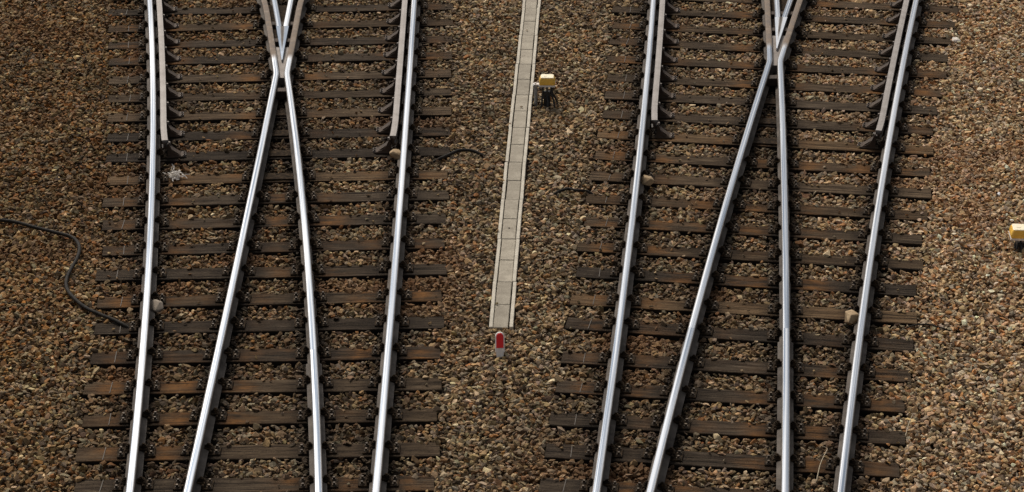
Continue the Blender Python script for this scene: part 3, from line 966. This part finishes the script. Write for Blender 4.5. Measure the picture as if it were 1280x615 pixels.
# ------------------------------------------------------------------ yellow trackside boxes
def yellow_box(loc, w, d, h, zb, rz, label, post_side, flange):
    root = link('connection_box', None)
    root.location = loc; root.rotation_euler = (0, 0, rz)
    tag(root, label, 'connection box', 'yellow trackside connection boxes')
    t = MB(); t.box(0, 0, zb + 0.010, w * 1.02, d * 1.02, 0.020, 0, 0.004)
    t.build('tray', M['white_plastic'], root)
    lid = MB()
    # skirt, sloping sides and flat top
    rings = [(1.0, 1.0, zb + 0.021), (1.0, 1.0, zb + 0.021 + h * 0.40), (0.90, 0.90, zb + 0.021 + h * 0.78), (0.82, 0.82, zb + 0.021 + h * 0.95), (0.76, 0.76, zb + 0.021 + h)]
    vs = []
    def rrect(a, b_, z, r=0.018):
        out = []
        for cxs, cys, t0 in ((1, -1, -90), (1, 1, 0), (-1, 1, 90), (-1, -1, 180)):
            for q in (0, 30, 60, 90):
                an = R(t0 + q)
                out.append((cxs * (a - r) + r * math.cos(an), cys * (b_ - r) + r * math.sin(an), z))
        return out
    for a, b_, z in rings: vs += rrect(w / 2 * a, d / 2 * b_, z)
    n = 16; fs = []; ms = []
    for i in range(len(rings) - 1):
        fs += [(i * n + k_, i * n + (k_ + 1) % n, (i + 1) * n + (k_ + 1) % n, (i + 1) * n + k_) for k_ in range(n)]
    lid.add(vs, fs[:3 * n], 0); lid.add(vs, fs[3 * n:], 1); o = (len(rings) - 1) * n
    b0 = len(lid.v)
    lid.add(vs[o:o + n], [tuple(range(n))], 1)
    lo = lid.build('lid', [M['yellow_plastic'], M['toplit_plastic']], root)
    # seam and lock on the lid
    s = MB()
    s.cyl(-w * 0.14, 0, zb + 0.0212 + h, zb + 0.0242 + h, w * 0.11, 14, 0)
    s.build('lock_cap', M['toplit_plastic'], lo)
    p = MB()
    px = post_side
    p.cyl(px, -0.02, -0.08, zb, 0.019, 10)
    p.box(px * 0.5, 0.0, zb - 0.006, abs(px) + 0.07, 0.07, 0.010)
    p.build('post', M['grey_zinc'], root)
    if flange:
        f = MB(); f.box(-w / 2 - 0.030, -0.005, zb + 0.010, 0.070, 0.060, 0.012, 0, 0.003)
        f.cyl(-w / 2 - 0.042, -0.005, zb + 0.0165, zb + 0.026, 0.011, 8)
        f.build('flange', M['white_plastic'], root)
    for i, (x0_, x1_, y1_) in enumerate(((-0.045, -0.06, -0.06), (0.0, 0.01, -0.09), (0.045, 0.085, -0.07), (0.06, 0.12, -0.02))):
        g_ = MB(); g_.cyl(x0_, -0.02, zb - 0.030, zb + 0.001, 0.014, 8)
        g_.tube(catmull([(x0_, -0.02, zb - 0.02), (x0_ * 1.05, -0.025, zb * 0.6), (x1_ * 0.9, y1_ * 0.7, zb * 0.22), (x1_, y1_, -0.03), (x1_ * 1.05, y1_ * 1.2, -0.06)], 5), 0.011, 8)
        g_.build('cable_tail', M['black_rubber'], root, True)
    hs = MB()
    hs.box(0.0, -0.012, zb * 0.45 - 0.03, 0.075, 0.05, zb * 0.75, 0, 0.006)
    hs.build('terminal_housing', M['black_rubber'], root)
    return root


yellow_box((0.385, 27.72, 0.0), 0.178, 0.150, 0.085, 0.225, R(-2), 'yellow box on a grey post with black cables, standing beside the concrete trough', -0.125, True)
yellow_box((4.985, 23.80, 0.0), 0.215, 0.190, 0.085, 0.120, R(-3), 'low yellow box standing in tan gravel at the right edge, cut off by the frame', -0.04, False)

# ------------------------------------------------------------------ red and white marker
mk = link('marker_post', None)
mk.location = (-0.104, 21.36, -0.02)
mk.scale = (0.88, 1, 0.95)
mk.rotation_euler = (R(-22), 0, R(2))
tag(mk, 'small round-topped marker post, red face on white, before the end of the trough', 'marker post')


def pill(w, z0, z1, y0, y1, n=10, taper=1.0):
    r = w / 2
    pts = [(-r * taper, z0), (r * taper, z0)]
    pts += [(r * math.cos(R(180) * i / n), z1 - r + r * math.sin(R(180) * i / n)) for i in range(n + 1)]
    m_ = len(pts)
    b = MB()
    e = 0.004
    c = ((0, (z0 + z1) / 2))
    inset = [(x * (1 - e / r), c[1] + (z - c[1]) * (1 - e / ((z1 - z0) / 2))) for x, z in pts]
    loops = [[(x, y1, z) for x, z in pts], [(x, y0 + e, z) for x, z in pts], [(x, y0, z) for x, z in inset]]
    vs = [p for l in loops for p in l]
    fs = [tuple(range(m_)), tuple(range(3 * m_ - 1, 2 * m_ - 1, -1))]
    for q in range(2):
        fs += [(q * m_ + i, q * m_ + (i + 1) % m_, (q + 1) * m_ + (i + 1) % m_, (q + 1) * m_ + i) for i in range(m_)]
    b.add(vs, fs)
    return b


pill(0.096, 0.060, 0.250, -0.024, 0.030).build('body', M['white_paint'], mk)
pill(0.072, 0.100, 0.240, -0.032, -0.022).build('red_face', M['red_paint'], mk)
fb = MB(); fb.box(0, 0.003, 0.02, 0.058, 0.036, 0.130, 0, 0.0, top=1.45)
fb.build('foot', M['white_paint'], mk)


# ------------------------------------------------------------------ lumps of stone wedged against the rails
def lump(seed, size, mat, name, loc, rz, label, cat, flat=0.7):
    r = np.random.default_rng(seed)
    bm = bmesh.new()
    pts = r.normal(size=(15, 3)); pts /= np.linalg.norm(pts, axis=1)[:, None]
    pts *= r.uniform(0.85, 1.12, size=(15, 1)); pts[:, 2] = np.clip(pts[:, 2], -0.75, 0.62)
    for p in pts * np.array(size) / 2: bm.verts.new(p)
    bmesh.ops.convex_hull(bm, input=bm.verts)
    for v_ in [v_ for v_ in bm.verts if not v_.link_faces]: bm.verts.remove(v_)
    bmesh.ops.bevel(bm, geom=bm.edges[:], offset=0.004, segments=1, affect='EDGES')
    bmesh.ops.recalc_face_normals(bm, faces=bm.faces)
    me = bpy.data.meshes.new(name); bm.to_mesh(me); bm.free(); me.materials.append(M[mat])
    o = link(name, me)
    o.location = loc; o.rotation_euler = (0.1, -0.08, rz)
    return tag(o, label, cat)


LG = 'lumps of stone against the rails'
tag(lump(1, (0.135, 0.18, 0.12), 'greystone', 'stone_lump', (-3.300, 22.27, 0.055), 0.2, 'grey-brown stone lump wedged against the leftmost rail, right side', 'stone'), group=LG)
tag(lump(2, (0.150, 0.20, 0.13), 'sandstone', 'stone_lump', (-1.222, 26.05, 0.055), 1.0, 'beige stone lump below the check rail end near the short black cable', 'stone'), group=LG)
tag(lump(3, (0.160, 0.21, 0.14), 'sandstone', 'stone_lump', (1.385, 25.37, 0.055), 2.0, 'beige stone lump right of the first rail right of the trough', 'stone'), group=LG)
tag(lump(14, (0.16, 0.23, 0.15), 'sandstone', 'stone_lump', (3.128, 22.08, 0.055), 2.9, 'tan stone lump on the left of the rightmost rail', 'stone'), group=LG)
lump(5, (0.14, 0.13, 0.085), 'palestone', 'loose_stone', (5.289, 29.83, 0.03), 0.3, 'single white stone at the end of a sleeper, upper right', 'stone')
lump(6, (0.115, 0.085, 0.07), 'sandstone', 'loose_stone', (3.075, 19.02, 0.03), 0.3, 'tan stone lying on a sleeper end at the bottom right', 'stone')

# ------------------------------------------------------------------ cables
def cable(pts, r, label, mat='cable_sheath', name='cable', z=0.028):
    b = MB()
    q = [(p[0], p[1], p[2] if len(p) > 2 else z) for p in pts]
    b.tube(catmull(q, 6), r, 10)
    o = b.build(name, M[mat], None, True)
    return tag(o, label, 'cable', 'black cables lying on the ballast')


cable([(-8.0, 24.9, 0.02), (-6.6, 24.72, 0.025), (-5.6, 24.45, 0.03), (-5.117, 24.329, 0.03), (-4.947, 24.27, 0.033), (-4.725, 24.132, 0.035), (-4.508, 24.015, 0.033), (-4.332, 23.899, 0.035), (-4.229, 23.687, 0.036), (-4.204, 23.42, 0.035), (-4.228, 23.12, 0.033), (-4.229, 22.882, 0.035), (-4.191, 22.683, 0.036), (-4.101, 22.488, 0.036), (-3.958, 22.279, 0.034), (-3.804, 22.142, 0.03), (-3.64, 22.024, 0.02), (-3.55, 21.956, 0.005), (-3.45, 21.90, -0.04)],
      0.018, 'long black cable curving over the gravel to the left turnout')
cable([(-0.86, 26.02, -0.03), (-0.74, 26.056, 0.022), (-0.666, 26.125, 0.03), (-0.583, 26.217, 0.034), (-0.489, 26.241, 0.033), (-0.404, 26.219, 0.028), (-0.318, 26.174, 0.0), (-0.25, 26.15, -0.04)],
      0.018, 'short black cable end at a sleeper between left turnout and trough')
cable([(0.40, 25.11, -0.03), (0.466, 25.126, 0.020), (0.574, 25.191, 0.030), (0.656, 25.149, 0.030), (0.763, 25.171, 0.012), (0.86, 25.15, -0.04)],
      0.016, 'short black cable end at a dark sleeper right of the trough')
cable([(3.60, 22.01, -0.03), (3.708, 22.001, 0.02), (3.826, 22.002, 0.026), (3.907, 21.952, 0.026), (3.978, 21.935, 0.01), (4.05, 21.92, -0.03)],
      0.007, 'thin dark wire end at a sleeper tip beside the tan gravel')


def stem(pts, r, label):
    b = MB()
    b.tube(catmull(pts, 5), r, 6, r1=r * 0.5)
    # a few withered blades
    for k_ in range(3):
        p = Vector(pts[-1 - (k_ % 2)]); a_ = Vector((random.uniform(-.05, .05), random.uniform(-.03, .05), random.uniform(0.01, .05)))
        b.tube([p, p + a_ * 0.6, p + a_], r * 0.6, 5, r1=r * 0.2)
    return tag(b.build('dry_stem', M['dry_stem'], None, True), label, 'dry stem', 'dry plant stems in the ballast')


stem([(2.503, 19.097, -0.02), (2.530, 19.20, 0.03), (2.560, 19.30, 0.06), (2.635, 19.50, 0.08)], 0.0055, 'pale dry stem leaning between the two rightmost rails')
stem([(3.336, 19.885, -0.02), (3.38, 20.01, 0.04), (3.43, 20.14, 0.07)], 0.005, 'pale dry stem at a sleeper end beside the tan gravel')

# ------------------------------------------------------------------ crumpled scrap on a sleeper
b = MB()
rs = random.Random(3)
for i in range(110):
    c = Vector((rs.gauss(0, 0.036), rs.gauss(0, 0.06), 0.010 + abs(rs.gauss(0, 0.028))))
    pts = [c]
    dv = Vector((rs.uniform(-1, 1), rs.uniform(-1, 1), rs.uniform(-.5, .7))).normalized()
    for k_ in range(4):
        dv = (dv + Vector((rs.uniform(-1, 1), rs.uniform(-1, 1), rs.uniform(-.6, .6))) * 0.7).normalized()
        q = pts[-1] + dv * 0.013; q.z = max(0.006, q.z); pts.append(q)
    b.tube(pts, rs.uniform(0.004, 0.008), 5, r1=0.003)
sc_ = b.build('litter_scrap', M['litter_white'])
sc_.location = (-3.505, 25.50, 0.0)
tag(sc_, 'pale crumpled scrap lying on a sleeper inside the left turnout', 'litter')
